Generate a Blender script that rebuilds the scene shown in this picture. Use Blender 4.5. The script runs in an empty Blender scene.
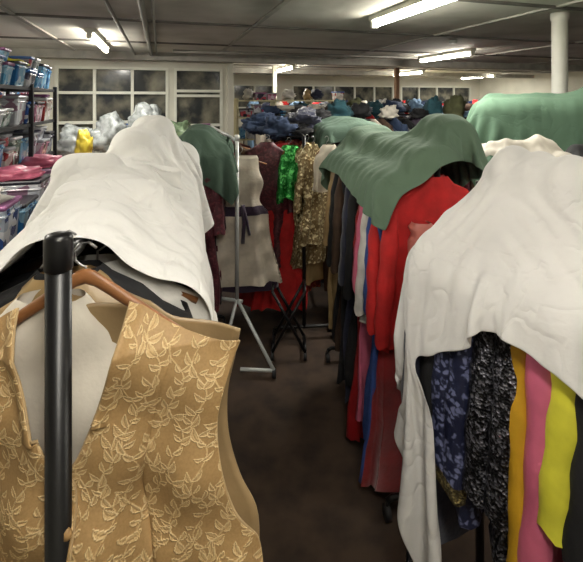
import bpy, math, random
import numpy as np
from mathutils import Vector, noise
R=random.Random(7)
sc=bpy.context.scene
try:
    sc.view_settings.view_transform='Standard'
    sc.view_settings.exposure=.12
except Exception as e: print(e)
CAMZ=1.9
A17=math.radians(17); CA=math.cos(A17); SA=math.sin(A17)
def room(u,v): return (u*CA-v*SA, u*SA+v*CA)

# ---------------------------------------------------------------- materials
MATS={}
def N(nt,t,**k):
    n=nt.nodes.new(t)
    for a,b in k.items(): setattr(n,a,b)
    return n
def lin(c):
    return tuple(((x/255)/12.92 if x/255<=.04045 else ((x/255+.055)/1.055)**2.4) for x in c)+(1,)
def fab(name,col,kind='plain',col2=None,scale=1.0):
    if name in MATS: return MATS[name]
    m=bpy.data.materials.new(name); m.use_nodes=True; nt=m.node_tree; L=nt.links
    p=nt.nodes['Principled BSDF']; c=lin(col)
    tc=N(nt,'ShaderNodeTexCoord'); 
    def setc(src): L.new(src,p.inputs['Base Color'])
    def mix(f,a,b):
        mx=N(nt,'ShaderNodeMix',data_type='RGBA'); 
        if hasattr(f,'links'): L.new(f,mx.inputs[0])
        else: mx.inputs[0].default_value=f
        mx.inputs[6].default_value=a; mx.inputs[7].default_value=b
        return mx.outputs[2]
    def noi(s,d=3,dist=0):
        n=N(nt,'ShaderNodeTexNoise'); n.inputs['Scale'].default_value=s; n.inputs['Detail'].default_value=d; n.inputs['Distortion'].default_value=dist
        L.new(tc.outputs['Object'],n.inputs['Vector']); return n.outputs['Fac']
    def ramp(f,a,b):
        r=N(nt,'ShaderNodeMapRange'); L.new(f,r.inputs[0]); r.inputs[1].default_value=a; r.inputs[2].default_value=b; return r.outputs[0]
    def bump(h,s,d=.002):
        b=N(nt,'ShaderNodeBump'); b.inputs['Strength'].default_value=s; b.inputs['Distance'].default_value=d
        L.new(h,b.inputs['Height']); L.new(b.outputs['Normal'],p.inputs['Normal'])
    dark=tuple(x*.72 for x in c[:3])+(1,)
    p.inputs['Roughness'].default_value=.85
    if kind=='plain':
        setc(mix(ramp(noi(14),.35,.65),c,dark)); bump(noi(60,4),.5,.004)
    elif kind in('sheet','smooth'):
        d2=tuple(x*.88 for x in c[:3])+(1,)
        setc(mix(ramp(noi(6,6),.45,.8),c,d2)); p.inputs['Roughness'].default_value=.9
        a=noi(4.2,2.5,1.4); mt=N(nt,'ShaderNodeMath',operation='SUBTRACT'); L.new(a,mt.inputs[0]); mt.inputs[1].default_value=.5
        ab=N(nt,'ShaderNodeMath',operation='ABSOLUTE'); L.new(mt.outputs[0],ab.inputs[0])
        rr=ramp(ab.outputs[0],0,.05); ad=N(nt,'ShaderNodeMath',operation='ADD'); L.new(rr,ad.inputs[0])
        s2=N(nt,'ShaderNodeMath',operation='MULTIPLY'); L.new(noi(30,4),s2.inputs[0]); s2.inputs[1].default_value=.9 if kind=='sheet' else .2; L.new(s2.outputs[0],ad.inputs[1])
        bump(ad.outputs[0],.35 if kind=='sheet' else .25,.006*scale)
    elif kind=='satin':
        setc(mix(ramp(noi(9),.35,.65),c,dark)); p.inputs['Roughness'].default_value=.42; bump(noi(30,3),.4,.006)
    elif kind=='velvet':
        setc(mix(ramp(noi(12),.35,.65),c,dark)); p.inputs['Sheen Weight'].default_value=.4; bump(noi(40,4),.5,.004)
    elif kind=='knit':
        setc(mix(ramp(noi(16,3),.3,.7),c,tuple(x*.85 for x in c[:3])+(1,))); bump(noi(120,2),.25,.002)
    elif kind=='sequin':
        v=N(nt,'ShaderNodeTexVoronoi'); v.inputs['Scale'].default_value=90*scale; L.new(tc.outputs['Object'],v.inputs['Vector'])
        c2=lin(col2) if col2 else (1,1,1,1)
        s=N(nt,'ShaderNodeSeparateColor'); L.new(v.outputs['Color'],s.inputs[0])
        setc(mix(ramp(s.outputs[0],.55,.95),c,c2)); p.inputs['Metallic'].default_value=.5; p.inputs['Roughness'].default_value=.35
        bump(v.outputs['Distance'],.9,.006)
    elif kind=='brocade':
        v=N(nt,'ShaderNodeTexVoronoi'); v.inputs['Scale'].default_value=28*scale; 
        nn=N(nt,'ShaderNodeTexNoise'); nn.inputs['Scale'].default_value=18*scale; L.new(tc.outputs['Object'],nn.inputs['Vector'])
        ma=N(nt,'ShaderNodeVectorMath',operation='MULTIPLY_ADD'); L.new(nn.outputs['Color'],ma.inputs[0]); ma.inputs[1].default_value=(.09/scale,)*3; L.new(tc.outputs['Object'],ma.inputs[2])
        L.new(ma.outputs[0],v.inputs['Vector'])
        setc(mix(ramp(v.outputs['Distance'],.3,.5),lin(col2),c)); bump(v.outputs['Distance'],.6,.003); p.inputs['Roughness'].default_value=.5
    MATS[name]=m; return m
def simple(name,col,rough=.5,metal=0,emit=0,noise_amt=.0,nscale=5,alpha=1,trans=0,col2=None):
    if name in MATS: return MATS[name]
    m=bpy.data.materials.new(name); m.use_nodes=True; nt=m.node_tree; p=nt.nodes['Principled BSDF']
    c=lin(col); p.inputs['Base Color'].default_value=c
    p.inputs['Roughness'].default_value=rough; p.inputs['Metallic'].default_value=metal
    p.inputs['Transmission Weight'].default_value=trans; p.inputs['Alpha'].default_value=alpha
    if emit: p.inputs['Emission Color'].default_value=c; p.inputs['Emission Strength'].default_value=emit
    tc=N(nt,'ShaderNodeTexCoord'); n=N(nt,'ShaderNodeTexNoise'); n.inputs['Scale'].default_value=nscale; n.inputs['Detail'].default_value=6
    nt.links.new(tc.outputs['Object'],n.inputs['Vector'])
    mr=N(nt,'ShaderNodeMapRange'); nt.links.new(n.outputs['Fac'],mr.inputs[0]); mr.inputs[1].default_value=.4; mr.inputs[2].default_value=.7
    mx=N(nt,'ShaderNodeMix',data_type='RGBA'); nt.links.new(mr.outputs[0],mx.inputs[0]); mx.inputs[6].default_value=c
    mx.inputs[7].default_value=lin(col2) if col2 else tuple(x*(1-noise_amt) for x in c[:3])+(1,)
    nt.links.new(mx.outputs[2],p.inputs['Base Color'])
    MATS[name]=m; return m

# ---------------------------------------------------------------- builder
class B:
    def __init__(s): s.v=[]; s.f=[]; s.mi=[]; s.mats=[]; s.smooth=[]
    def m(s,mat):
        if mat not in s.mats: s.mats.append(mat)
        return s.mats.index(mat)
    def add(s,vs,fs,mat,smooth=True):
        o=len(s.v); s.v+= [tuple(map(float,x)) for x in vs]; k=s.m(mat)
        for f in fs: s.f.append(tuple(i+o for i in f)); s.mi.append(k); s.smooth.append(smooth)
    def rings(s,rings,mat,cap=True,smooth=True):
        n=len(rings[0]); vs=[p for r in rings for p in r]; fs=[]
        for i in range(len(rings)-1):
            for j in range(n):
                a=i*n+j; b=i*n+(j+1)%n; fs.append((a,b,b+n,a+n))
        if cap: fs.append(tuple(range(n))[::-1]); fs.append(tuple((len(rings)-1)*n+j for j in range(n)))
        s.add(vs,fs,mat,smooth)
    def tube(s,path,r,mat,n=10,cap=True):
        P=[Vector(p) for p in path]; rr=r if hasattr(r,'__len__') else [r]*len(P); rings=[]
        for i,p in enumerate(P):
            t=(P[min(i+1,len(P)-1)]-P[max(i-1,0)]).normalized()
            if i==0: up=Vector((0,0,1)) if abs(t.z)<.9 else Vector((1,0,0))
            a=t.cross(up)
            if a.length<1e-4: a=t.cross(Vector((0,1,0)))
            a.normalize(); b=t.cross(a).normalized()
            rings.append([p+a*math.cos(2*math.pi*k/n)*rr[i]+b*math.sin(2*math.pi*k/n)*rr[i] for k in range(n)])
        s.rings(rings,mat,cap)
    def box(s,c,sz,mat,yaw=0,bev=0.0,taper=1.0):
        x,y,z=[q/2 for q in sz]; cy,sy=math.cos(yaw),math.sin(yaw)
        def ring(zz,k,ins):
            X=x*k-ins; Y=y*k-ins; o=bev
            if bev<=0: pts=[(-X,-Y),(X,-Y),(X,Y),(-X,Y)]
            else: pts=[(-X+o,-Y),(X-o,-Y),(X,-Y+o),(X,Y-o),(X-o,Y),(-X+o,Y),(-X,Y-o),(-X,-Y+o)]
            return [(c[0]+a*cy-b*sy,c[1]+a*sy+b*cy,c[2]+zz) for a,b in pts]
        if bev<=0: rs=[ring(-z,taper,0),ring(z,1,0)]
        else: rs=[ring(-z,taper,bev*.6),ring(-z+bev,taper,0),ring(z-bev,1,0),ring(z,1,bev*.6)]
        s.rings(rs,mat,True,False)
    def make(s,name,solid=0,sub=0):
        me=bpy.data.meshes.new(name); me.from_pydata(s.v,[],s.f)
        for m in s.mats: me.materials.append(m)
        me.polygons.foreach_set('material_index',s.mi); me.polygons.foreach_set('use_smooth',s.smooth); me.update()
        o=bpy.data.objects.new(name,me); sc.collection.objects.link(o)
        if solid:
            q=o.modifiers.new('s','SOLIDIFY'); q.thickness=solid; q.offset=0
        if sub:
            q=o.modifiers.new('ss','SUBSURF'); q.levels=sub; q.render_levels=sub
        return o

# ---------------------------------------------------------------- garments
METAL=simple('hanger_wire',(150,150,150),.3,.9)
WOOD=simple('hanger_wood',(140,92,54),.45,0,noise_amt=.3,nscale=30)
BLACK=simple('rack_black_metal',(14,14,16),.35,.2)
WHITEM=simple('rack_white_metal',(205,208,206),.35,.1)
PLAS=simple('castor_plastic',(30,30,32),.5)
def interp(L,t):
    for i in range(len(L)-1):
        if t<=L[i+1][0]:
            k=(t-L[i][0])/(L[i+1][0]-L[i][0]+1e-9); k=k*k*(3-2*k)
            return [a+(b-a)*k for a,b in zip(L[i][1:],L[i+1][1:])]
    return L[-1][1:]
def garment(b,cx,cy,zt,yaw,w,th,L,mat,sleeve=0,smat=None,flare=1.0,seed=0,n=36,m=22,waist=.9,band=None,cuff=None,hook=True,sw=.05,strap=False,neckw=.055,facing=None,slope=0):
    r=random.Random(seed); cyw,syw=math.cos(yaw),math.sin(yaw)
    def W(x,y,z): return (cx+x*cyw-y*syw, cy+x*syw+y*cyw, z)
    prof=[(0,neckw,.03),(.02,neckw+.02,.035),(.05+slope*.5,w*.7,.04),(.085+slope,w*.97,.04),(.12+slope,w,.045),(.28,w*.95,th*.8),(.40,w*waist,th*.85),(L,w*flare,th*1.25)]
    if strap: prof=[(0,w*.55,.02),(.02,w*.6,.03),(.10,w*.62,.04),(.20,w*.72,th*.7),(.34,w*waist*.8,th*.7),(.45,w*.80,th),(L,w*flare,th*1.3)]
    k1=r.choice([5,6,7,8]); k2=r.choice([9,11,13]); p1=r.random()*6; p2=r.random()*6; p3=r.random()*6
    rings=[]
    for i in range(m+1):
        f=i/m; dz=L*(f**1.25); hw,ht=interp(prof,dz); a=max(0,(dz-.12)/max(L-.12,.1))
        ring=[]
        for j in range(n):
            th_=2*math.pi*j/n; c=math.cos(th_); s_=math.sin(th_)
            x=hw*math.copysign(abs(c)**.75,c); y=ht*s_
            rip=(.12+.55*a)*(math.sin(k1*th_+p1+a*1.2)*.6+math.sin(k2*th_+p2)*.35)
            y+=ht*rip*.8; x*=1+.09*a*math.sin(k1*th_+p3)
            x+=.012*math.sin(dz*9+p1); y+=.012*math.sin(dz*7+p2)+.008*math.sin(dz*31+x*20+p3)
            z=zt-dz+.012*a*math.sin(3*th_+p2)
            ring.append(W(x,y,z))
        rings.append(ring)
    if band:
        z0,z1,bm=band
        for i in range(m):
            d=L*(((i+.5)/m)**1.25)
            b.rings([rings[i],rings[i+1]],bm if z0<d<z1 else mat,cap=False)
    else: b.rings(rings,mat,cap=False)
    if facing:
        for sg in (-1,1):
            pts=[rings[i][0 if sg>0 else n//2] for i in range(4,m+1)]; b.tube(pts,.014,facing,8)
    if sleeve:
        for sg in (-1,1):
            off=r.uniform(-.02,.02); K=14
            rg=[]
            for i in range(K+1):
                f=i/K; x=sg*(w-.035+.05*f**.7); y=off*f+.012*math.sin(f*5+p1); z=zt-.075-slope-sleeve*f
                ra=sw*(.75+.35*math.sin(min(1,f*3)*1.57)-.15*f)*(1+.09*math.sin(f*23+p2+sg))
                rg.append([W(x+ra*.8*math.cos(2*math.pi*k/14),y+ra*(1+.12*math.sin(3*k+f*4))*math.sin(2*math.pi*k/14),z+.01*math.sin(k*1.3)*f) for k in range(14)])
            if cuff: b.rings(rg[:14],smat or mat,cap=False); b.rings(rg[13:],cuff,cap=False)
            else: b.rings(rg,smat or mat,cap=False)
    if hook:
        pts=[W(0,0,zt-.02),W(0,0,zt+.02)]+[W(.018*math.sin(t)*1,0,zt+.042-.022*math.cos(t)) for t in (0.2,.9,1.6,2.3,3.0,3.7,4.3)]
        b.tube(pts,.0022,METAL,6)
        b.tube([W(-w*.8,0,zt-.07-slope),W(-w*.4,0,zt-.035-slope*.4),W(0,0,zt-.015),W(w*.4,0,zt-.035-slope*.4),W(w*.8,0,zt-.07-slope)],.007,WOOD,6)
def rack(name,A,Bp,z,mat,r=.014,foot=.24,castor=True):
    b=B(); A=Vector(A+(0,)); Bv=Vector(Bp+(0,)); d=(Bv-A).normalized(); p=Vector((-d.y,d.x,0)); zz=Vector((0,0,1))
    b.tube([A+zz*z,Bv+zz*z],r,mat,12)
    b.tube([A+zz*.14,Bv+zz*.14],r*.9,mat,10)
    for Q in (A,Bv):
        b.tube([Q+zz*.09,Q+zz*(z+.01)],r*1.05,mat,12)
        b.tube([Q-p*foot+zz*.085,Q-p*foot*.9+zz*.1,Q+p*foot*.9+zz*.1,Q+p*foot+zz*.085],r,mat,10)
        for sg in (-1,1):
            c=Q+p*foot*sg
            b.tube([c+zz*.04,c+zz*.09],.008,mat,8)
            b.tube([c-p*.012+zz*.034,c+p*.012+zz*.034],.033,PLAS,14)
    return b.make(name)

# ---------------------------------------------------------------- cloth drape (position based dynamics, run at build time)
def drape(name,Ap,Bp,S,T,zstart,cols,mat,frames=70,iters=18,seed=0,sub=1,solid=.003,lump=1.0,slack=(.95,.97),grav=5.0,center=None,rip=.009,fric=.95):
    Ax,Ay=Ap; dx,dy=Bp[0]-Ax,Bp[1]-Ay; l=math.hypot(dx,dy); dx/=l; dy/=l
    rs=np.random.RandomState(seed)
    rest=np.stack([S,T,np.full_like(S,zstart)],-1).astype(float)
    cs,ct=(S.mean(),0) if center is None else center
    P=np.stack([cs+(S-cs)*slack[0],ct+(T-ct)*slack[1],np.full_like(S,zstart)],-1).astype(float)
    ph=rs.rand(12)*6.28
    for k in range(6):
        a=rs.rand()*3.14; f=rs.uniform(12,34); P[...,2]+=rip*np.sin(f*(S*math.cos(a)+T*math.sin(a))+ph[k])
    P[...,2]+=rs.randn(*S.shape)*.002
    def rl(a,b): return np.linalg.norm(a-b,axis=-1)
    batches=[]
    nu,nv=S.shape
    def addb(i0,j0,di,dj,si,sj):
        I=np.arange(i0,nu-di,si); 
        J=np.arange(j0 if dj>=0 else j0-dj, nv-dj if dj>0 else nv, sj)
        I2=I+di; J2=J+dj
        a=(slice(I[0],I[-1]+1,si),slice(J[0],J[-1]+1,sj)); b_=(slice(I2[0],I2[-1]+1,si),slice(J2[0],J2[-1]+1,sj))
        batches.append((a,b_,rl(rest[a],rest[b_])))
    for o in (0,1): addb(o,0,1,0,2,1)
    for o in (0,1): addb(0,o,0,1,1,2)
    for o in (0,1): addb(o,0,1,1,2,1)
    for o in (0,1): addb(o,0,1,-1,2,1)
    stiff=[1,1,1,1,.35,.35,.35,.35]
    LR=[]
    for st in (4,12):
        if nu>st*2: LR.append(((slice(0,nu-st),slice(None)),(slice(st,nu),slice(None))))
        if nv>st*2: LR.append(((slice(None),slice(0,nv-st)),(slice(None),slice(st,nv))))
    lrl=[rl(rest[a],rest[b_]) for a,b_ in LR]
    bend=[((slice(0,nu-3),slice(None)),(slice(3,nu),slice(None))),((slice(None),slice(0,nv-3)),(slice(None),slice(3,nv)))]
    bl=[rl(rest[a],rest[b_]) for a,b_ in bend]
    prev=P.copy(); dt=.022
    C=[np.array(c,float) for c in cols]
    for fr in range(frames):
        vel=(P-prev)*.98; prev=P.copy(); P=P+vel; P[...,2]-=grav*dt*dt
        hit=np.zeros(S.shape,bool)
        for it in range(iters):
            for (a,b_),l0 in zip(LR,lrl):
                d=P[b_]-P[a]; L_=np.linalg.norm(d,axis=-1)+1e-9; q=(.22*np.maximum(L_-l0,0)/L_)[...,None]*d
                P[a]+=q; P[b_]-=q
            for (a,b_,l0),k in zip(batches,stiff):
                d=P[b_]-P[a]; L_=np.linalg.norm(d,axis=-1)+1e-9; q=(.5*k*(L_-l0)/L_)[...,None]*d
                P[a]+=q; P[b_]-=q
            if it%2==0:
              for (a,b_),l0 in zip(bend,bl):
                d=P[b_]-P[a]; L_=np.linalg.norm(d,axis=-1)+1e-9; q=(.02*(L_-l0)/L_)[...,None]*d
                P[a]+=q; P[b_]-=q
            if it%4==3 or it==iters-1:
                bumpy=lump*(.008*np.sin(P[...,0]*70+seed)+.010*np.sin(P[...,0]*17-P[...,1]*11+seed))
                for c in C:
                    r=c[6]; q=P-c[:3]; aq=np.abs(q)-(c[3:6]-r); m=np.maximum(aq,0); ln=np.linalg.norm(m,axis=-1)
                    inner=np.max(aq,-1); d=np.where(ln>0,ln,inner)-r-bumpy-.012
                    ins=d<0
                    if not ins.any(): continue
                    g=np.where((ln>0)[...,None],m*np.sign(q)/(ln[...,None]+1e-9),0)
                    am=np.argmax(aq,-1); g2=np.eye(3)[am]*np.sign(q); g2[...,2]=np.where(am==2,1,0)
                    g=np.where((ln>0)[...,None],g,g2)
                    P=np.where(ins[...,None],P-g*d[...,None],P); hit|=ins
                P[...,2]=np.maximum(P[...,2],.01)
        prev=np.where(hit[...,None],prev+(P-prev)*fric,prev)
    X=Ax+P[...,0]*dx-P[...,1]*dy; Y=Ay+P[...,0]*dy+P[...,1]*dx
    V=np.stack([X,Y,P[...,2]],-1).reshape(-1,3)
    F=[(i*nv+j,i*nv+j+1,(i+1)*nv+j+1,(i+1)*nv+j) for i in range(nu-1) for j in range(nv-1)]
    b=B(); b.add(V.tolist(),F,mat); print(name,V.min(0),V.max(0))
    return b.make(name,solid,sub)
def sheet(s0,s1,t0,t1,nu,nv): 
    u=np.linspace(0,1,nu)[:,None]; v=np.linspace(0,1,nv)[None,:]
    return (s0+(s1-s0)*u+0*v),(t0+(t1-t0)*v+0*u)

# ---------------------------------------------------------------- camera
cam=bpy.data.cameras.new('camera'); co=bpy.data.objects.new('camera',cam); sc.collection.objects.link(co); sc.camera=co
co.location=(0,0,CAMZ); co.rotation_euler=(math.pi/2,0,0)
cam.sensor_fit='HORIZONTAL'; cam.sensor_width=36; cam.lens=36*430/583; cam.shift_y=-181/583; cam.clip_start=.05

# ---------------------------------------------------------------- room shell
H=2.75
CREAM=simple('wall_paint_cream',(216,213,198),.7,noise_amt=.12,nscale=2)
CEIL=simple('ceiling_board',(216,214,206),.8,nscale=1.3,col2=(176,173,164))
FLOOR=simple('floor_carpet',(74,58,46),.85,nscale=6,col2=(46,36,29))
FRAME=simple('window_frame_white',(228,228,214),.5,noise_amt=.1)
GLASS=simple('window_glass_painted_reflections',(50,53,54),.15,nscale=3.2,col2=(132,128,112))  # pale blotches paint reflections and lit clutter into the dark glass colour
def rbox(b,u0,u1,v0,v1,z0,z1,mat,bev=0):
    x,y=room((u0+u1)/2,(v0+v1)/2); b.box((x,y,(z0+z1)/2),(abs(u1-u0),abs(v1-v0),abs(z1-z0)),mat,A17,bev)
b=B(); rbox(b,-2.7,12.1,-2.1,14.1,-.1,0,FLOOR); b.make('floor')
b=B(); rbox(b,-2.7,12.1,-2.1,14.1,H,H+.1,CEIL); b.make('ceiling')
b=B(); rbox(b,-2.75,-2.6,-2.1,8.4,0,H,CREAM); b.make('wall_left')
b=B(); rbox(b,12,12.15,-2.1,14.1,0,H,CREAM); b.make('wall_right')
b=B(); rbox(b,-2.7,12.1,-2.15,-2,0,H,CREAM); b.make('wall_near')
b=B(); rbox(b,1.12,1.24,8.4,14.1,0,H,CREAM); b.make('wall_return')
def winwall(name,v,u0,u1,z0,z1,wins):
    b=B(); rbox(b,u0,u1,v,v+.12,0,z0,CREAM); rbox(b,u0,u1,v,v+.12,z1,H,CREAM)
    e=u0
    for (a,c,nx,rows) in wins: 
        if a>e: rbox(b,e,a,v,v+.12,z0,z1,CREAM)
        e=c
    if e<u1: rbox(b,e,u1,v,v+.12,z0,z1,CREAM)
    b.make(name)
    for k,(a,c,nx,rows) in enumerate(wins):
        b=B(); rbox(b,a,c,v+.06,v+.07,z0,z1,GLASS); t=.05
        for i in range(nx+1):
            x=a+(c-a)*i/nx; x=min(max(x,a+t/2),c-t/2); rbox(b,x-t/2,x+t/2,v-.02,v+.06,z0,z1,FRAME)
        for z in rows: z=min(max(z,z0+t/2),z1-t/2); rbox(b,a,c,v-.025,v+.055,z-t/2,z+t/2,FRAME)
        b.make('window_%d'%winwall.n); winwall.n+=1
winwall.n=1
winwall('wall_back_windows',8.35,-2.7,1.24,1.0,2.5,[(-1.75,.15,3,[1.0,1.5,2.03,2.5]),(.25,1.16,1,[1.0,1.42,1.98,2.07,2.5])])
winwall('wall_far',14,1.1,12.1,1.62,2.42,[(1.6,3.7,3,[1.62,2.42]),(4.3,8.2,5,[1.62,2.42]),(8.5,11.6,4,[1.62,2.42])])
b=B()
rbox(b,-2.6,1.24,8.2,8.35,.93,.99,FRAME); b.make('trim_1')
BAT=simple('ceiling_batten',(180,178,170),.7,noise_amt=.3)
BATD=simple('ceiling_batten_dark',(112,109,104),.8,noise_amt=.3)  # darker battens marking the ceiling board joints
k=2
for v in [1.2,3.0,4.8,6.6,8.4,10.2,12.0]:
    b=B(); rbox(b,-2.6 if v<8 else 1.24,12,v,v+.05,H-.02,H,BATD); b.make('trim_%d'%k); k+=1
for u in [-1.4,1.0,3.4,5.8,8.2,10.6]:
    b=B(); rbox(b,u,u+.05,-2,8.35 if u<1.3 else 14,H-.018,H,BAT); b.make('trim_%d'%k); k+=1
b=B(); rbox(b,-2.6,12,8.0,8.22,H-.14,H,BAT); b.make('ceiling_beam')
b=B(); rbox(b,1.24,12,11.4,11.6,H-.12,H,BAT); b.make('ceiling_beam')
PIPE=simple('pipe_grey',(135,133,126),.5,.1,noise_amt=.2)
for u,r in [(-.42,.018),(-.15,.028),(-.06,.014)]:
    b=B(); x0,y0=room(u,-1.9); x1,y1=room(u,8.0); b.tube([(x0,y0,H-.05),(x1,y1,H-.05)],r,PIPE,10); b.make('ceiling_pipe')
b=B(); x0,y0=room(4.6,7.0);x1,y1=room(.2,7.2); b.tube([(x0,y0,H-.06),(x1,y1,H-.06)],.025,PIPE,10); b.make('ceiling_pipe')
def column(x,y,r,z1=H,name='support_column'):
    b=B(); m=simple('column_paint',(218,217,208),.5,noise_amt=.1)
    n=24; pr=[(0,r*1.6),(.04,r*1.6),(.06,r),(H-.08,r),(H-.06,r*1.15),(H,r*1.15)]
    b.rings([[(x+q*math.cos(2*math.pi*i/n),y+q*math.sin(2*math.pi*i/n),z) for i in range(n)] for z,q in pr],m); b.make(name)
column(2.62,4.2,.07); 
b=B(); rbox(b,1.24,1.36,8.3,8.42,0,H,CREAM); b.make('wall_post')
b=B(); rbox(b,5.9,6.0,9.95,10.05,0,H,simple('post_wood',(160,125,98),.6,noise_amt=.2)); b.make('support_post')
b=B(); rbox(b,2.65,2.74,10.2,10.3,0,H,CREAM); b.make('support_post')
b=B(); x,y=room(4.0,5.2); b.rings([[(x+q*math.cos(i*.5236),y+q*math.sin(i*.5236),z) for i in range(12)] for z,q in [(H-.045,.03),(H-.04,.05),(H-.012,.06),(H,.06)]],WHITEM); b.make('smoke_detector')
TUBE=simple('fluorescent_tube',(255,248,232),.4,emit=60)
def light(u,v,Ln=1.5,power=40,tube=True):
    b=B(); rbox(b,u-.05,u+.05,v-Ln/2,v+Ln/2,H-.05,H-.0,FRAME)
    x0,y0=room(u,v-Ln/2+.03); x1,y1=room(u,v+Ln/2-.03); b.tube([(x0,y0,H-.095),(x1,y1,H-.095)],.02,TUBE,10)
    for q in (-1,1): rbox(b,u-.03,u+.03,v+q*(Ln/2-.02)-.02,v+q*(Ln/2-.02)+.02,H-.12,H-.05,FRAME)
    b.make('fluorescent_or_added_light')
    la=bpy.data.lights.new('fluorescent_or_added_lamp','AREA'); la.shape='RECTANGLE'; la.size=.12; la.size_y=Ln; la.energy=power; la.color=(1,.965,.89)
    o=bpy.data.objects.new('fluorescent_or_added_lamp',la); x,y=room(u,v); o.location=(x,y,H-.13); o.rotation_euler=(0,0,A17); sc.collection.objects.link(o)
light(-.8,6.4,1.7,50); light(2.08,3.2,1.5,46); light(3.0,10.4,1.6,60); light(6.9,11.0,1.6,70); light(10.2,12.0,1.6,70)
light(.15,-.3,1.5,20); light(-1.5,2.2,1.5,20); light(4.9,6.6,1.5,40); light(3.1,0.2,1.5,22)  # extra fixtures, added only to brighten the room from overhead
w=bpy.data.worlds.new('world'); sc.world=w; w.use_nodes=True; w.node_tree.nodes['Background'].inputs[0].default_value=(.9,.92,1,1); w.node_tree.nodes['Background'].inputs[1].default_value=.1
# ---------------------------------------------------------------- fabrics
SHEET=fab('dust_sheet_white',(218,216,214),'sheet')
SHEETL=fab('dust_sheet_white_left',(224,223,220),'sheet',scale=1.3)
GREEN=fab('dust_sheet_green',(92,114,95),'smooth')
GREEN2=fab('dust_sheet_dark_green',(68,88,75),'smooth')
GREEN3=fab('dust_sheet_pale_green',(88,116,95),'smooth')
C=dict(navy=fab('navy_velvet',(24,29,54),'velvet'), black=fab('black_wool',(17,17,20)), bseq=fab('black_sequin',(14,14,18),'sequin',(120,120,130),1.5),
 pais=fab('navy_paisley',(26,31,58),'brocade',(108,114,150),1.6), gold=fab('gold_satin',(196,150,36),'satin'), pink=fab('pink_satin',(206,104,132),'satin'),
 yellow=fab('yellow_satin',(226,220,70),'satin'), blue=fab('blue_cotton',(48,78,146)), red=fab('red_wool',(190,30,30)), crim=fab('crimson_velvet',(140,18,22),'velvet'),
 dred=fab('dark_red_satin',(150,22,28),'satin'), peach=fab('peach_satin',(212,128,116),'satin'), white=fab('white_cotton',(215,212,205)), maroon=fab('maroon_lace',(66,20,30),'brocade',(96,40,48),1.5),
 cream=fab('cream_chiffon',(214,203,186),'satin'), purple=fab('purple_velvet',(46,26,52),'velvet'), gseq=fab('green_sequin',(26,130,50),'sequin',(110,220,120),.7), goseq=fab('gold_sequin',(130,110,76),'sequin',(235,222,180),.7),
 brown=fab('brown_wool',(70,50,36)), tan=fab('tan_chiffon',(160,134,92),'satin'), knit=fab('offwhite_knit',(206,199,186),'knit'), rpat=fab('red_pattern',(130,24,28),'brocade',(190,90,60),1.2),
 teal=fab('teal_cotton',(34,76,86)), grey=fab('grey_wool',(92,92,96)), olive=fab('olive_wool',(78,80,50)), denim=fab('denim_blue',(40,56,84)), lblue=fab('light_blue_cotton',(120,150,180)), orange=fab('orange_cotton',(200,96,36)))

# ---------------------------------------------------------------- LEFT RACK
LA=(-.40,.70); LB=(-.84,2.55)
b=B()
px,py=-.336,.62
b.tube([(px,py,.06),(px,py,1.70)],.0175,BLACK,24)
b.rings([[(px+q*math.cos(2*math.pi*i/24),py+q*math.sin(2*math.pi*i/24),z) for i in range(24)] for z,q in [(1.655,.0178),(1.658,.0195),(1.700,.0195),(1.706,.017),(1.709,.008)]],BLACK)
b.tube([(px,py,1.665),(LA[0]+.0,LA[1]+.1,1.625),(LB[0],LB[1],1.62)],.0125,BLACK,14)
b.tube([(LB[0],LB[1],.06),(LB[0],LB[1],1.63)],.0175,BLACK,16)
for (x,y) in [(px,py),(LB[0],LB[1])]:
    b.tube([(x-.26,y-.06,.06),(x+.22,y+.06,.06)],.0175,BLACK,14)
    for q in (-.24,.2): b.tube([(x+q-.012,y+q*.25,.033),(x+q+.012,y+q*.25,.033)],.032,PLAS,14)
b.tube([(px,py,.12),(LB[0],LB[1],.12)],.0125,BLACK,12)
b.make('clothes_rail')
dL=Vector((LB[0]-LA[0],LB[1]-LA[1])).normalized(); yawL=math.atan2(dL.y,dL.x)-math.pi/2
def onL(s): 
    return LA[0]+dL.x*s, LA[1]+dL.y*s
lst=[('cream_knit_top','knit',.03,.17,.5,0,1.565),('tan_chiffon_blouse','tan',.085,.20,.7,.5,1.58),('black_jacket','black',.13,.235,.95,.58,1.585),('white_fringed_shawl','white',.19,.25,.85,0,1.570),('black_coat','black',.26,.25,1.2,.58,1.565),('brown_coat','brown',.34,.25,1.2,.58,1.565),
 ('navy_dress','navy',.43,.25,1.3,.5,0),('black_dress','black',.53,.25,1.35,.5,0),('grey_suit_jacket','grey',.64,.25,1.0,.55,0),('black_tailcoat','black',.76,.25,1.3,.55,0),('purple_gown','purple',.9,.24,1.35,0,0),('maroon_gown','maroon',1.05,.24,1.3,.5,0),('white_shirt','white',1.2,.25,.9,.5,0),('black_cloak','black',1.35,.25,1.35,0,0),('brown_jacket','brown',1.52,.25,1.0,.5,0),('dark_gown','navy',1.7,.25,1.3,0,0)]
for i,(nm,c,s,w_,L_,sl,zt) in enumerate(lst):
    x,y=onL(s); b=B(); garment(b,x+(.045 if 'shawl' in nm else 0),y,zt or 1.555,yawL*.8,w_,.028 if s<.15 else .045,L_,C[c],sleeve=sl,seed=i+3,sw=.045,slope=.03)
    if 'shawl' in nm:
        for j in range(26):
            xx=x+.045+w_*.93; zz_=1.40-j*.018; b.tube([(xx-.02,y-.01,zz_),(xx+.015,y-.015,zz_-.012),(xx+.022+.004*math.sin(j*2.1),y-.015,zz_-.05)],.0016,C['white'],5)
    b.make(nm)

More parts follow.
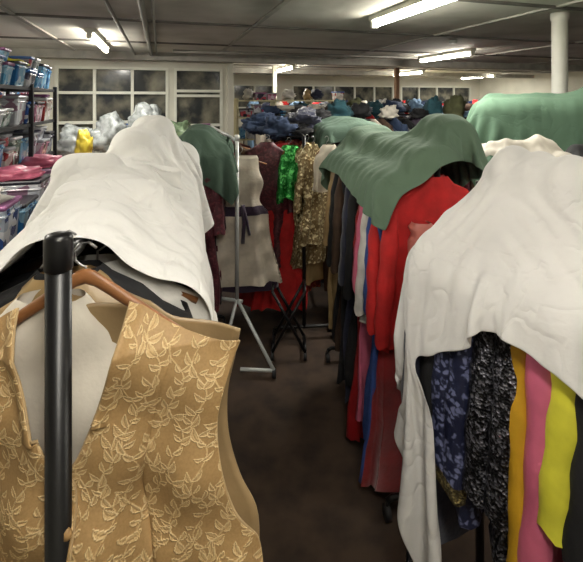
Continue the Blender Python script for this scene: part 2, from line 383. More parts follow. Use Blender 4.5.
# ----- gold brocade waistcoat
def waistcoat():
    VC=(-.334,.678); rs=random.Random(4)
    fr=bpy.data.materials.new('gold_brocade'); fr.use_nodes=True; nt=fr.node_tree; p=nt.nodes['Principled BSDF']
    at=N(nt,'ShaderNodeAttribute'); at.attribute_name='leaf'; tc=N(nt,'ShaderNodeTexCoord')
    n1=N(nt,'ShaderNodeTexNoise'); n1.inputs['Scale'].default_value=260; nt.links.new(tc.outputs['Object'],n1.inputs['Vector'])
    cr=N(nt,'ShaderNodeValToRGB'); e=cr.color_ramp.elements; e[0].position=0; e[0].color=lin((154,122,78)); e[1].position=1; e[1].color=lin((220,196,152))
    q=cr.color_ramp.elements.new(.5); q.color=lin((194,162,112))
    nt.links.new(at.outputs['Fac'],cr.inputs[0])
    mx=N(nt,'ShaderNodeMix',data_type='RGBA',blend_type='MULTIPLY'); mr=N(nt,'ShaderNodeMapRange'); nt.links.new(n1.outputs['Fac'],mr.inputs[0]); mr.inputs[1].default_value=.3; mr.inputs[2].default_value=.8
    nt.links.new(mr.outputs[0],mx.inputs[0]); nt.links.new(cr.outputs[0],mx.inputs[6]); mx.inputs[7].default_value=(.74,.71,.66,1)
    nt.links.new(mx.outputs[2],p.inputs['Base Color']); p.inputs['Roughness'].default_value=.62
    bm=N(nt,'ShaderNodeBump'); bm.inputs['Strength'].default_value=.6; bm.inputs['Distance'].default_value=.003; nt.links.new(at.outputs['Fac'],bm.inputs['Height']); nt.links.new(bm.outputs['Normal'],p.inputs['Normal'])
    def cat(pts,n):
        pts=np.array(pts,float); t=np.linspace(0,len(pts)-1,n); out=[]
        for x in t:
            i=min(int(x),len(pts)-2); f=x-i; p0=pts[max(i-1,0)];p1=pts[i];p2=pts[i+1];p3=pts[min(i+2,len(pts)-1)]
            out.append(.5*((2*p1)+(-p0+p2)*f+(2*p0-5*p1+4*p2-p3)*f*f+(-p0+3*p1-3*p2+p3)*f**3))
        return np.array(out)
    nV,nU=400,200; V=[];F=[];UVs=[]
    for sg in (-1,1):
        I=cat([(.082,1.585),(.070,1.52),(.048,1.45),(.016,1.37),(-.012,1.32),(-.012,1.2),(-.012,1.08),(.0,.97)],nV)
        O=cat([(.250,1.512),(.230,1.46),(.216,1.40),(.220,1.33),(.240,1.26),(.280,1.195),(.29,1.08),(.29,.93)],nV)
        base=len(V)
        for i in range(nV):
            for j in range(nU):
                f=j/(nU-1); x=(I[i,0]*(1-f)+O[i,0]*f); z=I[i,1]*(1-f)+O[i,1]*f
                z+= -.010*math.sin(f*math.pi)*max(0,1-i/80)
                X=x*sg; dz=1.58-z
                y=-.045+.55*x*x + (.006 if sg>0 else 0)
                y+= .035*max(0,1-dz/.06)
                y+= .012*math.sin(X*26+z*9)*min(1,dz*3)+.008*math.sin(X*55-z*14+1)*min(1,dz*4)+.004*math.sin(z*44+X*18)
                y+= .006*math.exp(-((f-.45)/.018)**2)*min(1,dz*3)
                y-= .016*math.exp(-((f-.0)/.08)**2)*(1 if i<140 else .3)
                V.append((X,y,z)); UVs.append((X+(.5 if sg>0 else 0),z))
        for i in range(nV-1):
            for j in range(nU-1):
                a=base+i*nU+j; q=(a,a+1,a+nU+1,a+nU); F.append(q if sg<0 else q[::-1])
    V=np.array(V); U=np.array(UVs)
    mask=np.full(len(V),.10); DX=.034
    for k in range(-1,36):
        x0=-.33+k*DX; wig=.011
        ph=k*1.7
        cx=x0+wig*np.sin(U[:,1]*70+ph)
        mask=np.maximum(mask,.7*(np.abs(U[:,0]-cx)<.0012))
        zz=.9+(k%2)*.010
        while zz<1.62:
            for s in (-1,1):
                zc=zz+rs.uniform(-.003,.003); cx=x0+wig*math.sin(zc*70+ph)+s*.0078
                an=math.radians(rs.uniform(10,80)) if s>0 else math.radians(180-rs.uniform(10,80)); Ln=rs.uniform(.007,.013); wd=Ln*rs.uniform(.36,.52)
                lz=zc+.006
                sel=np.where((np.abs(U[:,0]-cx)<.015)&(np.abs(U[:,1]-lz)<.015))[0]
                if len(sel)==0: continue
                dx=U[sel,0]-cx; dz=U[sel,1]-lz; a=dx*math.cos(an)+dz*math.sin(an); c=-dx*math.sin(an)+dz*math.cos(an)
                c=c-.35*a*a/Ln*s; h=wd*np.clip(1-(a/Ln)**2,0,1)*(1-.25*a/Ln)
                ins=np.abs(c)<h; edge=ins&(np.abs(c)>h-.0015); vein=ins&(np.abs(c)<.0007)
                val=np.where(edge,1.0,np.where(vein,.2,.6)); mask[sel]=np.where(ins,val,mask[sel])
            zz+=.0185
    me=bpy.data.meshes.new('front'); P=V.copy(); ya=.06
    P[:,0]=VC[0]+V[:,0]*math.cos(ya)-V[:,1]*math.sin(ya); P[:,1]=VC[1]+V[:,1]*math.cos(ya)+V[:,0]*math.sin(ya)
    me.from_pydata(P.tolist(),[],F); me.materials.append(fr)
    a=me.attributes.new('leaf','FLOAT','POINT'); a.data.foreach_set('value',mask.astype(np.float32))
    me.polygons.foreach_set('use_smooth',[True]*len(F)); me.update()
    par=bpy.data.objects.new('brocade_waistcoat',None); sc.collection.objects.link(par)
    o=bpy.data.objects.new('front_panels',me); sc.collection.objects.link(o); o.parent=par
    q=o.modifiers.new('s','SOLIDIFY'); q.thickness=.003; q.offset=1
    b=B(); bk=fab('waistcoat_lining',(150,126,90),'satin'); n=40
    I=cat([(0,1.555),(0,1.4),(0,1.2),(0,.97)],n); O=cat([(.250,1.512),(.240,1.46),(.228,1.40),(.230,1.33),(.25,1.26),(.280,1.195),(.280,1.08),(.28,.95)],n)
    vs=[];fs=[];m=40
    for i in range(n):
        for j in range(m):
            f=j/(m-1)*2-1; x=O[i,0]*f; z=I[i,1]*(1-abs(f))+O[i,1]*abs(f); 
            if i<4: z+=0.02*math.exp(-((abs(x)-.09)/.03)**2)*(1-i/4)
            y=.055-.5*x*x*.6+.006*math.sin(x*40+z*8)
            vs.append((VC[0]+x*math.cos(ya)-y*math.sin(ya),VC[1]+y*math.cos(ya)+x*math.sin(ya),z))
    for i in range(n-1):
        for j in range(m-1): a=i*m+j; fs.append((a,a+1,a+m+1,a+m))
    b.add(vs,fs,bk); ob=b.make('back_panel',.003); ob.parent=par
    pip=fab('waistcoat_piping',(170,144,104)); b=B()
    for sg in (0,1):
        base=sg*nV*nU
        for col in (0,nU-1):
            b.tube([P[base+i*nU+col] for i in range(0,nV,4)],.0024,pip,6)
    for k in range(5):
        z=1.28-k*.075; b.rings([[(VC[0]+.012+q*math.cos(i*.628),VC[1]-.062-dy,z+q*math.sin(i*.628)) for i in range(10)] for dy,q in [(0,.009),(.004,.009),(.007,.006)]],fr)
    ob=b.make('piping_and_buttons'); ob.parent=par
    b=B(); arm=[]
    for i in range(31):
        t=i/15-1; X=VC[0]+t*.205*math.cos(ya); Y=VC[1]+.008+t*.205*math.sin(ya)+.012*(1-t*t); Z=1.630-.140*(t*t+.006)**.43
        wv=.006+.003*abs(t); hv=.013-.003*abs(t)
        arm.append([(X,Y+wv*math.cos(a),Z+hv*math.sin(a)) for a in [k*math.pi/5 for k in range(10)]])
    b.rings(arm,WOOD)
    hx,hy=VC[0],VC[1]+.02
    b.tube([(hx,hy,1.61),(hx,hy,1.63)]+[(hx-.02*math.sin(t),hy,1.65-.02*math.cos(t)) for t in (.3,1,1.8,2.6,3.4,4.2)],.0022,METAL,8)
    ob=b.make('wooden_hanger'); ob.parent=par
waistcoat()

# left white sheet
n1,n2=104,84
S,T=sheet(.0,2.05,-.70,.68,n1,n2)
u=np.linspace(0,1,n1)[:,None]; v=np.linspace(0,1,n2)[None,:]
T=T-.06*np.exp(-((u)/.2)**2)*(1-v)
S=S+.06*np.exp(-((v-.1)/.25)**2)*(1-u)**3+.02*np.sin(v*9)*(1-u)
drape('white_dust_sheet',LA,LB,S,T,1.92,[(1.0,0,.765,1.07,.255,.765,.10),(.98,0,1.40,1.02,.10,.235,.08),(1.42,.03,1.55,.12,.10,.20,.09),(1.62,-.04,1.62,.09,.10,.19,.08),(1.85,-.16,1.45,.12,.12,.20,.10),(.80,.10,1.50,.05,.10,.20,.045),(1.08,-.10,1.55,.05,.08,.18,.045),(.5,-.02,1.55,.04,.14,.12,.035)],SHEETL,frames=95,seed=2,center=(1.0,0),slack=(.85,.90),rip=.024,lump=.6)

# ---------------------------------------------------------------- RIGHT NEAR RACK
RA=(.62,1.62); RB=(1.06,.90)
dR=Vector((RB[0]-RA[0],RB[1]-RA[1])).normalized(); yawR=math.atan2(dR.y,dR.x)+math.pi/2
rack('clothes_rail',(RA[0]+dR.x*.1,RA[1]+dR.y*.1),RB,1.60,BLACK)
lst=[('navy_velvet_coat','navy',.02,1.1,.66,None,1.42),('black_velvet_jacket','black',.075,.72,.62,None,1.45),('paisley_brocade_jacket','pais',.13,.70,.68,'goldcuff',0),('paisley_brocade_coat','pais',.195,.95,.70,'goldcuff',0),('black_sequin_jacket','bseq',.26,.80,.64,None,0),
('black_sequin_dress','bseq',.325,.98,.66,None,0),('gold_satin_tunic','gold',.38,1.0,.76,None,0),('pink_satin_gown','pink',.43,1.2,.80,None,0),('yellow_satin_blouse','yellow',.49,.72,.56,None,0),('black_wool_coat','black',.55,1.2,.6,None,0),('denim_blue_jacket','denim',.61,.9,.6,None,0),('black_evening_jacket','black',.67,.9,.6,None,0),('red_pattern_dress','rpat',.74,1.1,.5,None,0)]
gc=fab('gold_braid_cuff',(84,74,50),'sequin',(160,146,96),1.4)
for i,(nm,c,s,L_,sl,cf,zt) in enumerate(lst):
    b=B(); garment(b,RA[0]+dR.x*s,RA[1]+dR.y*s,zt or 1.54,yawR,.228,.032 if c!='pais' else .038,L_,C[c],sleeve=sl,seed=40+i,sw=.043 if c!='gold' else .034,cuff=gc if cf else None,slope=.09 if not zt else .03,flare=1.0 if c!='navy' else 1.15); b.make(nm)
n1,n2=94,84
u=np.linspace(0,1,n1)[:,None]; v=np.linspace(0,1,n2)[None,:]
S=-.30+1.38*u+0*v
tail=np.exp(-(u/.155)**4)
T0=-.50-.10*np.clip((u-.15)/.6,0,1)-.66*tail+.02*np.sin(u*14)
T=T0*(1-v)+.55*v
S=S+tail*(1-v)**2*(-.05+.85*u)
drape('white_dust_sheet',RA,RB,S,T,1.88,[(.42,0,.74,.46,.272,.70,.13),(.44,0,1.38,.42,.18,.15,.12),(.52,0,1.46,.36,.08,.265,.075)],SHEET,frames=95,seed=5,center=(.42,0),slack=(.90,.98),rip=.008)

# ---------------------------------------------------------------- RIGHT MID RACK
MA=(.67,1.98); MB=(.50,3.15)
dM=Vector((MB[0]-MA[0],MB[1]-MA[1])).normalized(); yawM=math.atan2(dM.y,dM.x)-math.pi/2
rack('clothes_rail',MA,MB,1.62,BLACK)
lst=[('crimson_velvet_robe','crim',.05,1.45,0,1.25,.25),('red_wool_jacket','red',.0,.78,.62,1,.25),('red_blue_uniform_coat','red',.11,1.1,.6,1.05,.26),('blue_cotton_dress','blue',.17,1.3,.55,1.1,.25),('white_cotton_shirt','white',.24,.78,.6,1,.265),
('pink_satin_dress','pink',.30,1.3,.5,1.1,.265),('crimson_gown','dred',.36,1.45,.5,1.2,.25),('black_overcoat','black',.50,1.30,.62,1.05,.26),('navy_velvet_gown','navy',.60,1.4,.6,1.05,.26),('black_cape','black',.70,1.35,0,1.15,.26),('dark_brown_coat','brown',.80,1.25,.6,1,.26),('black_tail_coat','black',.9,1.25,.6,1,.26),('gold_brown_dress','tan',1.0,1.2,.5,1.05,.26)]
for i,(nm,c,s,L_,sl,fl,w_) in enumerate(lst):
    b=B(); garment(b,MA[0]+dM.x*s,MA[1]+dM.y*s,1.55,yawM,w_,.04,L_,C[c],sleeve=sl,seed=80+i,flare=fl,sw=.045,facing=C['blue'] if i in(0,2) else None,slope=.06); b.make(nm)
b=B(); garment(b,.58,1.90,1.36,yawM-.1,.07,.028,.42,C['peach'],sleeve=0,seed=8,neckw=.04,hook=False); b.make('peach_satin_top')
n1,n2=76,74
S,T=sheet(-.17,1.24,-.55,.47,n1,n2)
u=np.linspace(0,1,n1)[:,None]; v=np.linspace(0,1,n2)[None,:]
T=T+.05*np.sin(u*8+.5)*v
drape('green_dust_sheet',MA,MB,S,T,1.98,[(.50,0,.80,.62,.295,.765,.12),(.50,0,1.45,.58,.13,.23,.11),(.2,-.14,1.6,.16,.12,.21,.11),(.62,-.02,1.5,.08,.16,.19,.07),(.95,.0,1.54,.10,.16,.17,.09)],GREEN,frames=90,seed=9,slack=(.90,.97),center=(.5,-.03),rip=.014,lump=.5)

# ---------------------------------------------------------------- CENTRE BACK RACKS
b=B(); zz=Vector((0,0,1)); X0,Y0=-.40,3.16
b.tube([(X0,Y0,.42),(X0,Y0,1.63)],.014,WHITEM,14); b.rings([[(X0+q*math.cos(i*.5236),Y0+q*math.sin(i*.5236),z) for i in range(12)] for z,q in [(1.60,.018),(1.64,.018),(1.645,.012)]],WHITEM)
b.tube([(X0,Y0,1.60),(X0-.5,Y0+1.7,1.60)],.012,WHITEM,12); b.tube([(X0-.5,Y0+1.7,.05),(X0-.5,Y0+1.7,1.6)],.014,WHITEM,12)
b.tube([(X0-.14,Y0+.05,.42),(X0+.04,Y0,.42)],.013,WHITEM,10)
b.tube([(X0,Y0,.44),(X0+.28,Y0-.22,.05)],.012,WHITEM,10); b.tube([(X0,Y0,.44),(X0-.10,Y0-.2,.05)],.012,WHITEM,10)
b.tube([(X0+.05,Y0-.22,.06),(X0+.28,Y0-.22,.05)],.012,WHITEM,10); b.tube([(X0-.5,Y0+1.5,.06),(X0-.5,Y0+1.9,.06)],.012,WHITEM,10)
for q in ((.28,-.22),(-.10,-.2)): b.tube([(X0+q[0]-.012,Y0+q[1],.03),(X0+q[0]+.012,Y0+q[1],.03)],.03,PLAS,12)
b.make('white_clothes_rail')
b=B(); garment(b,-.39,3.27,1.48,.05,.25,.055,.96,C['cream'],flare=1.18,seed=21,waist=.68,band=(.37,.45,C['purple']),strap=True,m=44)
garment(b,-.39,3.28,.64,.05,.275,.06,.18,C['purple'],hook=False,seed=4,flare=1.15,neckw=.2)
b.tube([(-.36,3.19,1.12),(-.35,3.18,.98),(-.36,3.18,.84)],.016,C['purple'],6); b.tube([(-.36,3.19,1.12),(-.33,3.18,1.0),(-.31,3.18,.90)],.012,C['purple'],6)
b.make('cream_evening_dress')
for i,(nm,c,x,y,w_,L_,sl,z) in enumerate([('maroon_lace_dress','maroon',-.60,3.5,.22,1.1,.4,1.52),('maroon_velvet_gown','maroon',-.20,3.56,.18,1.0,.5,1.55),('brown_wool_coat','brown',-.48,3.62,.25,1.2,.5,1.53),('red_ball_gown','dred',-.20,3.72,.24,1.35,0,1.5),('purple_velvet_dress','purple',-.66,3.8,.25,1.2,.5,1.53),('maroon_cloak','maroon',-.6,4.0,.27,1.3,0,1.53)]):
    b=B(); garment(b,x,y,z,.1*i-.2,w_,.05,L_,C[c],sleeve=sl,seed=120+i,flare=1.15,sw=.045); b.make(nm)
rack('clothes_rail',(.10,3.42),(.0,5.0),1.60,BLACK)
for i,(nm,c,x,y,w_,L_,sl,z,yw) in enumerate([('green_sequin_top','gseq',-.02,3.50,.07,.42,.38,1.53,.3),('gold_sequin_jacket','goseq',.17,3.42,.13,.78,.45,1.55,.7),('gold_sequin_dress','goseq',.13,3.56,.14,1.0,0,1.55,.6),('brown_gold_coat','tan',.19,3.7,.17,1.15,.5,1.52,.5),('crimson_dress','dred',-.05,3.84,.2,1.3,0,1.52,.3),('red_pattern_gown','rpat',0,4.0,.24,1.4,.5,1.55,.1),('navy_blazer','navy',.1,4.15,.25,.9,.5,1.55,.1)]):
    b=B(); garment(b,x,y,z,yw,w_,.05,L_,C[c],sleeve=sl,seed=150+i,flare=1.1,sw=.038); b.make(nm)
b=B(); garment(b,-.10,3.54,1.0,.1,.19,.06,.80,C['red'],seed=9,hook=False,neckw=.12,flare=1.2); b.make('red_skirt')
b=B(); 
for y in (3.14,3.34):
    b.tube([(-.14,y,.06),(.10,y,.50)],.011,BLACK,10); b.tube([(.10,y,.06),(-.14,y,.50)],.011,BLACK,10)
    for x in (-.14,.10): b.tube([(x-.011,y,.03),(x+.011,y,.03)],.03,PLAS,12)
for x,z in ((-.14,.5),(.10,.5),(-.14,.07),(.10,.07)): b.tube([(x,3.14,z),(x,3.34,z)],.011,BLACK,10)
b.make('folding_trolley')
S,T=sheet(-.16,.62,-.44,.42,44,44)
drape('dark_green_dust_sheet',(-.66,2.98),(-.74,3.7),S,T,1.86,[(.3,0,.8,.3,.22,.79,.09),(.3,0,1.43,.28,.10,.26,.08)],GREEN2,frames=65,seed=3,slack=(.90,.92),rip=.014)
b=B(); 
for i,c in enumerate(['maroon','black','maroon','brown','black']): garment(b,-.71-.01*i,3.02+.1*i,1.52,.05,.19,.045,1.1,C[c],sleeve=.45,seed=300+i,slope=.03)
b.make('maroon_dresses')
rack('clothes_rail',(-.70,2.96),(-.76,3.56),1.58,BLACK,foot=.2)

# heaps of folded / crumpled clothes: irregular stacked folds
def heap(name,c,sz,mat,seed=0,n=64,fold=1.0,b=None,sm=.5,m=32):
    own=b is None; b=b or B(); rings=[]
    off=Vector((seed*3.1,seed*1.7,seed*.7))
    for i in range(m+1):
        ph=math.pi*i/m; r=[]
        for j in range(n):
            t=2*math.pi*j/n; d=Vector((math.sin(ph)*math.cos(t),math.sin(ph)*math.sin(t),math.cos(ph)))
            q=Vector((d.x,d.y,d.z*1.8))*1.5+off
            wq=q+Vector((noise.noise(q*1.3),noise.noise(q*1.3+Vector((9,0,0))),0))*.8
            k=1+.40*noise.noise(q*.9)-.18*(1-min(1,abs(noise.noise(wq*1.6))*6))*fold*sm+.14*noise.noise(wq*2.3)*fold
            sx=math.copysign(abs(d.x)**.8,d.x); sy=math.copysign(abs(d.y)**.8,d.y); z=math.copysign(abs(d.z)**.8,d.z)*sz[2]*k
            if z<0: z*=.6
            r.append((c[0]+sx*sz[0]*k,c[1]+sy*sz[1]*k,c[2]+z))
        rings.append(r)
    b.rings(rings,mat,cap=False)
    if own: b.make(name)
for i,(nm,c,x,y,z,sx,sy,sz) in enumerate([('crumpled_navy_clothes','denim',-.10,3.95,1.62,.16,.2,.12),('crumpled_black_clothes','navy',.12,4.1,1.66,.17,.2,.13),('crumpled_blue_clothes','denim',-.3,4.3,1.64,.18,.2,.12),('crumpled_grey_clothes','black',.22,4.5,1.66,.2,.2,.15),('crumpled_dark_clothes','black',.02,4.0,1.60,.2,.2,.10)]):
    heap(nm,(x,y,z),(sx,sy,sz),C[c],i+1,fold=1.6)
S,T=sheet(-.1,.95,-.55,.55,48,44)
drape('green_dust_sheet',(.55,3.6),(.42,4.5),S,T,1.95,[(.42,0,.85,.42,.30,.83,.09),(.42,0,1.45,.4,.17,.27,.12)],GREEN2,frames=60,seed=12,slack=(.9,.94),rip=.015)
b=B()
for i in range(9): garment(b,.55-.014*i,3.66+.09*i,1.55,.14,.27,.04,1.25,C[R.choice(['black','navy','brown','maroon','grey'])],sleeve=.55,seed=330+i,n=24,m=14)
b.make('hanging_dark_coats'); rack('clothes_rail',(.56,3.58),(.43,4.5),1.61,BLACK)
b=B(); garment(b,.27,3.3,1.56,.6,.12,.03,.35,C['cream'],seed=5); b.make('cream_camisole')

S,T=sheet(-.35,2.1,-.84,.75,76,62)
drape('pale_green_dust_sheet',(1.62,3.55),(3.4,3.05),S,T,2.2,[(.9,0,.95,1.0,.28,.95,.1),(.9,0,1.6,.95,.10,.34,.09),(.75,0,1.72,.10,.14,.28,.09),(1.35,0,1.70,.12,.14,.29,.1)],GREEN3,frames=85,seed=14,slack=(.86,.94),rip=.015,lump=.6)
b=B()
for i in range(18): garment(b,1.66+.1*i,3.54-.028*i,1.75,math.pi/2-.27,.25,.04,1.4,C[R.choice(['black','navy','brown','white','grey','red'])],sleeve=.5,seed=360+i,n=20,m=12,slope=.04)
b.make('hanging_coats'); rack('clothes_rail',(1.62,3.55),(3.4,3.05),1.81,BLACK)
rack('clothes_rail',(1.35,2.55),(2.3,2.15),1.50,BLACK)
b=B()
for i in range(12): garment(b,1.4+.075*i,2.53-.031*i,1.45,math.pi/2-.4,.25,.04,1.1,C[R.choice(['black','navy','white','grey','brown'])],sleeve=.5,seed=390+i,n=20,m=12)
b.make('hanging_jackets')
S,T=sheet(-.2,.36,-.26,.26,40,36)
drape('crumpled_cream_blanket',(1.25,2.58),(2.2,2.18),S,T,1.75,[(.1,0,1.2,.3,.25,.4,.08),(.02,0,1.58,.09,.1,.07,.05),(.22,.03,1.6,.07,.08,.07,.05)],C['knit'],frames=45,seed=31,slack=(.8,.8),rip=.02)
S,T=sheet(.20,.85,-.3,.3,40,36)
drape('crumpled_black_blanket',(1.25,2.58),(2.2,2.18),S,T,1.75,[(.5,0,1.2,.35,.25,.38,.08),(.45,0,1.56,.09,.1,.07,.05),(.65,.03,1.56,.07,.08,.07,.05)],C['black'],frames=45,seed=32,slack=(.8,.8),rip=.02)

# ---------------------------------------------------------------- deep background rows
pal=['black','navy','brown','maroon','grey','white','red','blue','olive','teal','cream','tan','black','purple','denim','rpat','lblue','navy','denim']
pal2=['black','navy','denim','grey','white','blue','teal','brown','black','denim','maroon','knit','olive','red','lblue','cream']
rows=[(1.9,4.5,4.9),(2.2,8.5,6.4),(1.8,4.0,7.9),(4.8,10,7.9),(2.9,5.7,9.6),(6.8,11,9.6),(2.4,10.5,12.2)]
for ri,(u0,u1,v) in enumerate(rows):
    b=B(); u=u0
    while u<u1:
        x,y=room(u,v+R.uniform(-.03,.03)); garment(b,x,y,1.62+R.uniform(-.03,.10),A17+math.pi/2,.26,.05,R.uniform(.8,1.4),C[R.choice(pal)],sleeve=R.choice([0,.5]),seed=500+int(u*40)+ri,n=14,m=9,hook=False); u+=R.uniform(.08,.13)
    b.make('hanging_costumes')
    rack('clothes_rail',room(u0-.1,v),room(u1+.1,v),1.65,BLACK)
    b=B(); u=u0+.2
    while u<u1:
        x,y=room(u,v+R.uniform(-.12,.12)); heap('',(x,y,1.68+R.uniform(0,.08)),(R.uniform(.09,.2),R.uniform(.1,.2),R.uniform(.06,.2)),C[R.choice(pal2)],u+ri,n=24,m=16,b=b,fold=2.0); u+=R.uniform(.12,.4)
    b.make('pile_of_folded_costumes')
SH=simple('shelf_steel_dark',(40,40,44),.5,.3); SHW=simple('shelf_cream',(196,188,150),.6,noise_amt=.1)
def tub(b,x,y,z,sx,sy,sz,mat,lid,yaw):
    b.box((x,y,z+sz/2),(sx,sy,sz),mat,yaw,.012,.9); b.box((x,y,z+sz+.01),(sx+.02,sy+.02,.025),lid,yaw,.008)
    if sz>.1: b.box((x,y,z+sz*.86),(sx+.012,sy+.012,.015),mat,yaw,.004)
def clearbox(name,c1,c2,c3):
    m=bpy.data.materials.new(name); m.use_nodes=True; nt=m.node_tree; p=nt.nodes['Principled BSDF']
    tc=N(nt,'ShaderNodeTexCoord'); v=N(nt,'ShaderNodeTexVoronoi'); v.inputs['Scale'].default_value=16; nt.links.new(tc.outputs['Object'],v.inputs['Vector'])
    s=N(nt,'ShaderNodeSeparateColor'); nt.links.new(v.outputs['Color'],s.inputs[0])
    cr=N(nt,'ShaderNodeValToRGB'); cr.color_ramp.interpolation='CONSTANT'; e=cr.color_ramp.elements; e[0].color=lin(c1); e[1].position=.7; e[1].color=lin(c3); q=cr.color_ramp.elements.new(.4); q.color=lin(c2)
    nt.links.new(s.outputs[0],cr.inputs[0]); nt.links.new(cr.outputs[0],p.inputs['Base Color']); p.inputs['Roughness'].default_value=.2; p.inputs['Coat Weight'].default_value=.4
    return m
PM=[clearbox('clear_tub_a',(176,178,186),(130,100,120),(200,200,206)),clearbox('clear_tub_b',(196,140,165),(150,70,100),(205,190,198)),clearbox('clear_tub_blue',(90,150,190),(50,110,165),(140,180,205)),clearbox('clear_tub_c',(180,172,164),(150,60,60),(205,200,195)),
 clearbox('clear_tub_d',(150,100,135),(80,50,80),(180,155,175)),clearbox('clear_tub_e',(120,140,130),(60,70,60),(180,185,180)),clearbox('clear_tub_f',(190,192,196),(90,92,110),(170,172,185)),clearbox('clear_tub_g',(160,150,158),(40,40,60),(170,70,85)),clearbox('clear_tub_h',(165,176,188),(50,80,140),(205,208,212))]
LID=[simple('lid_white',(214,216,220),.4),simple('lid_grey',(150,152,158),.4),simple('lid_dark',(40,40,50),.4),simple('lid_purple',(140,84,130),.4),simple('lid_blue',(40,90,160),.4)]
b=B(); rbox(b,1.5,3.9,8.7,9.1,.03,.06,SHW)
for z in (.6,1.1,1.55,1.90): rbox(b,1.5,3.9,8.7,9.1,z-.03,z,SHW)
for u in (1.5,2.3,3.1,3.87): rbox(b,u,u+.03,8.7,9.1,0,1.93,SHW)
b.make('prop_shelves')
b=B()
for z in (1.1,1.55,1.90):
    u=1.56
    while u<3.75:
        w_=R.uniform(.12,.28); x,y=room(u+w_/2,8.88)
        if z==1.90 and R.random()<.35: u+=w_; continue
        if R.random()<.4: tub(b,x,y,z,w_,.3,R.uniform(.1,.26),R.choice(PM),R.choice(LID),A17)
        else: heap('',(x,y,z+.09),(w_*.6,.14,R.uniform(.08,.26)),C[R.choice(['brown','red','navy','white','orange','teal','tan','denim','rpat','olive'])],u*3,n=24,m=16,b=b,fold=1.8)
        u+=w_+.02
b.make('boxes_and_props')
def shelving(name,u0,u1,v0,v1,levels,top,mat=SH,topblue=False):
    b=B()
    for u in (u0,u1):
        for v in ([v0,(v0+v1)/2,v1]): rbox(b,u-.018,u+.018,v-.018,v+.018,0,top,mat)
    for z in levels: rbox(b,u0,u1,v0,v1,z-.03,z,mat)
    b.make(name)
    b=B()
    for li,z in enumerate(levels):
        gap=(levels[li+1] if li+1<len(levels) else z+.36)-z-.06
        v=v0+.05
        while v<v1-.15:
            w_=R.uniform(.16,.30); w_=min(w_,v1-v-.02); hh=gap*R.uniform(.42,.85)
            x,y=room((u0+u1)/2+R.uniform(-.02,.04),v+w_/2)
            pm=R.choice(PM); 
            if topblue and li==len(levels)-1: pm=PM[2] if R.random()<.4 else PM[6]; hh=R.uniform(.12,.26)
            tub(b,x,y,z,abs(u1-u0)*.9,w_-.03,hh,pm,R.choice(LID),A17)
            if hh<gap*.6: 
                if R.random()<.5: tub(b,x,y,z+hh+.02,abs(u1-u0)*.8,w_-.06,gap-hh-.04,R.choice(PM),R.choice(LID),A17)
                else: heap('',(x,y,z+hh+.05),(abs(u1-u0)*.38,w_*.4,.07),C[R.choice(['white','pink','red','blue','purple','yellow','grey'])],v*5,n=20,m=14,b=b,fold=2)
            v+=w_+.01
    b.make('plastic_storage_tubs')
shelving('metal_shelving',-1.62,-1.15,3.6,5.5,[.15,.55,.95,1.32,1.68,2.02],2.05,topblue=True)
shelving('metal_shelving',-2.45,-1.9,5.0,7.6,[.15,.6,1.05,1.5,1.9],1.95)
TB=simple('table_top',(150,120,86),.5,noise_amt=.2)
b=B(); rbox(b,-1.6,1.0,7.3,8.1,.84,.88,TB)
for u in (-1.55,.95):
    for v in (7.36,8.04): rbox(b,u-.03,u+.03,v-.03,v+.03,0,.84,TB)
b.make('work_table')
BAG=simple('polythene_bag',(196,202,202),.22,nscale=9,col2=(120,126,122),alpha=.75); BAG3=simple('polythene_bag_green',(140,164,130),.25,nscale=9,col2=(90,110,80),alpha=.8)
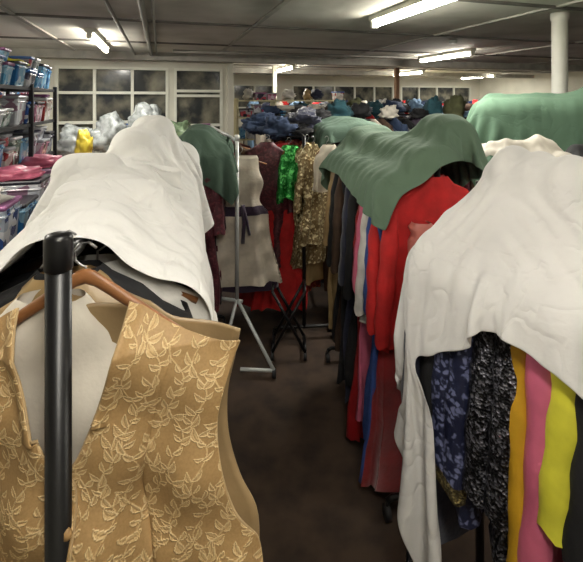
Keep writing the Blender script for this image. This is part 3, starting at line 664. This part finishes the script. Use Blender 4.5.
for i,(u,v,z,sx,sz,m) in enumerate([(-1.3,7.7,1.15,.25,.32,BAG),(-.8,7.7,1.22,.26,.40,BAG),(-.2,7.7,1.28,.30,.50,BAG),(.3,7.7,1.2,.25,.36,BAG3),(.75,7.7,1.1,.22,.3,BAG)]):
    x,y=room(u,v); heap('plastic_bag',(x,y,z),(sx,.24,sz),m,i+90,fold=.9)
b=B()
for i in range(12):
    u=-1.6+i*.22; x,y=room(u,8.22); hh=R.uniform(.15,.5)
    if i%2: tub(b,x,y,.99,.15,.12,hh,R.choice(PM),R.choice(LID),A17)
    else: heap('',(x,y,1.08),(.09,.06,hh*.6),C[R.choice(['grey','olive','white','brown','tan','blue'])],i*2.3,n=20,m=14,b=b,fold=2)
b.make('windowsill_clutter')
CBX=simple('cardboard_box',(150,112,74),.8,noise_amt=.2)
b=B(); rbox(b,-1.25,-.6,6.7,7.1,0,1.0,CBX,.01); rbox(b,-1.27,-.58,6.69,7.11,.97,1.03,CBX); b.make('cardboard_box')
YB=simple('yellow_plastic',(220,196,70),.35,noise_amt=.25)
b=B(); x,y=room(-1.05,6.85)
heap('',(x,y,1.2),(.11,.09,.26),YB,5,n=36,m=24,b=b,fold=1.0)
b.tube([(x-.03,y,1.40),(x-.03,y,1.47),(x+.03,y,1.47),(x+.03,y,1.40)],.008,YB,8)
b.make('yellow_carrier_bag')
b=B()
for i in range(7):
    v=2.6+.38*i; x,y=room(-1.05,v)
    tub(b,x,y,.0,.45,.34,.5,R.choice(PM),R.choice(LID),A17); tub(b,x,y,.53,.42,.32,.4,R.choice(PM),R.choice(LID),A17); tub(b,x,y,.97,.40,.3,.22+.1*R.random(),R.choice(PM),R.choice(LID[1:4]),A17)
    if i%2: heap('',(x,y,1.32),(.17,.15,.07),C[R.choice(['white','pink','knit'])],i*1.3,n=24,m=16,b=b,fold=1.6)
b.make('stack_of_storage_tubs')
b=B(); CB=simple('cupboard_cream',(222,208,160),.6,noise_amt=.1)
for i in range(5):
    u=6.6+i*.62; rbox(b,u,u+.6,11.0,11.5,0,1.78,CB,.01); rbox(b,u+.03,u+.29,10.98,11.0,.1,1.72,SHW); rbox(b,u+.31,u+.57,10.98,11.0,.1,1.72,SHW); rbox(b,u+.27,u+.285,10.95,10.98,.9,1.05,METAL)
b.make('cream_cupboards')
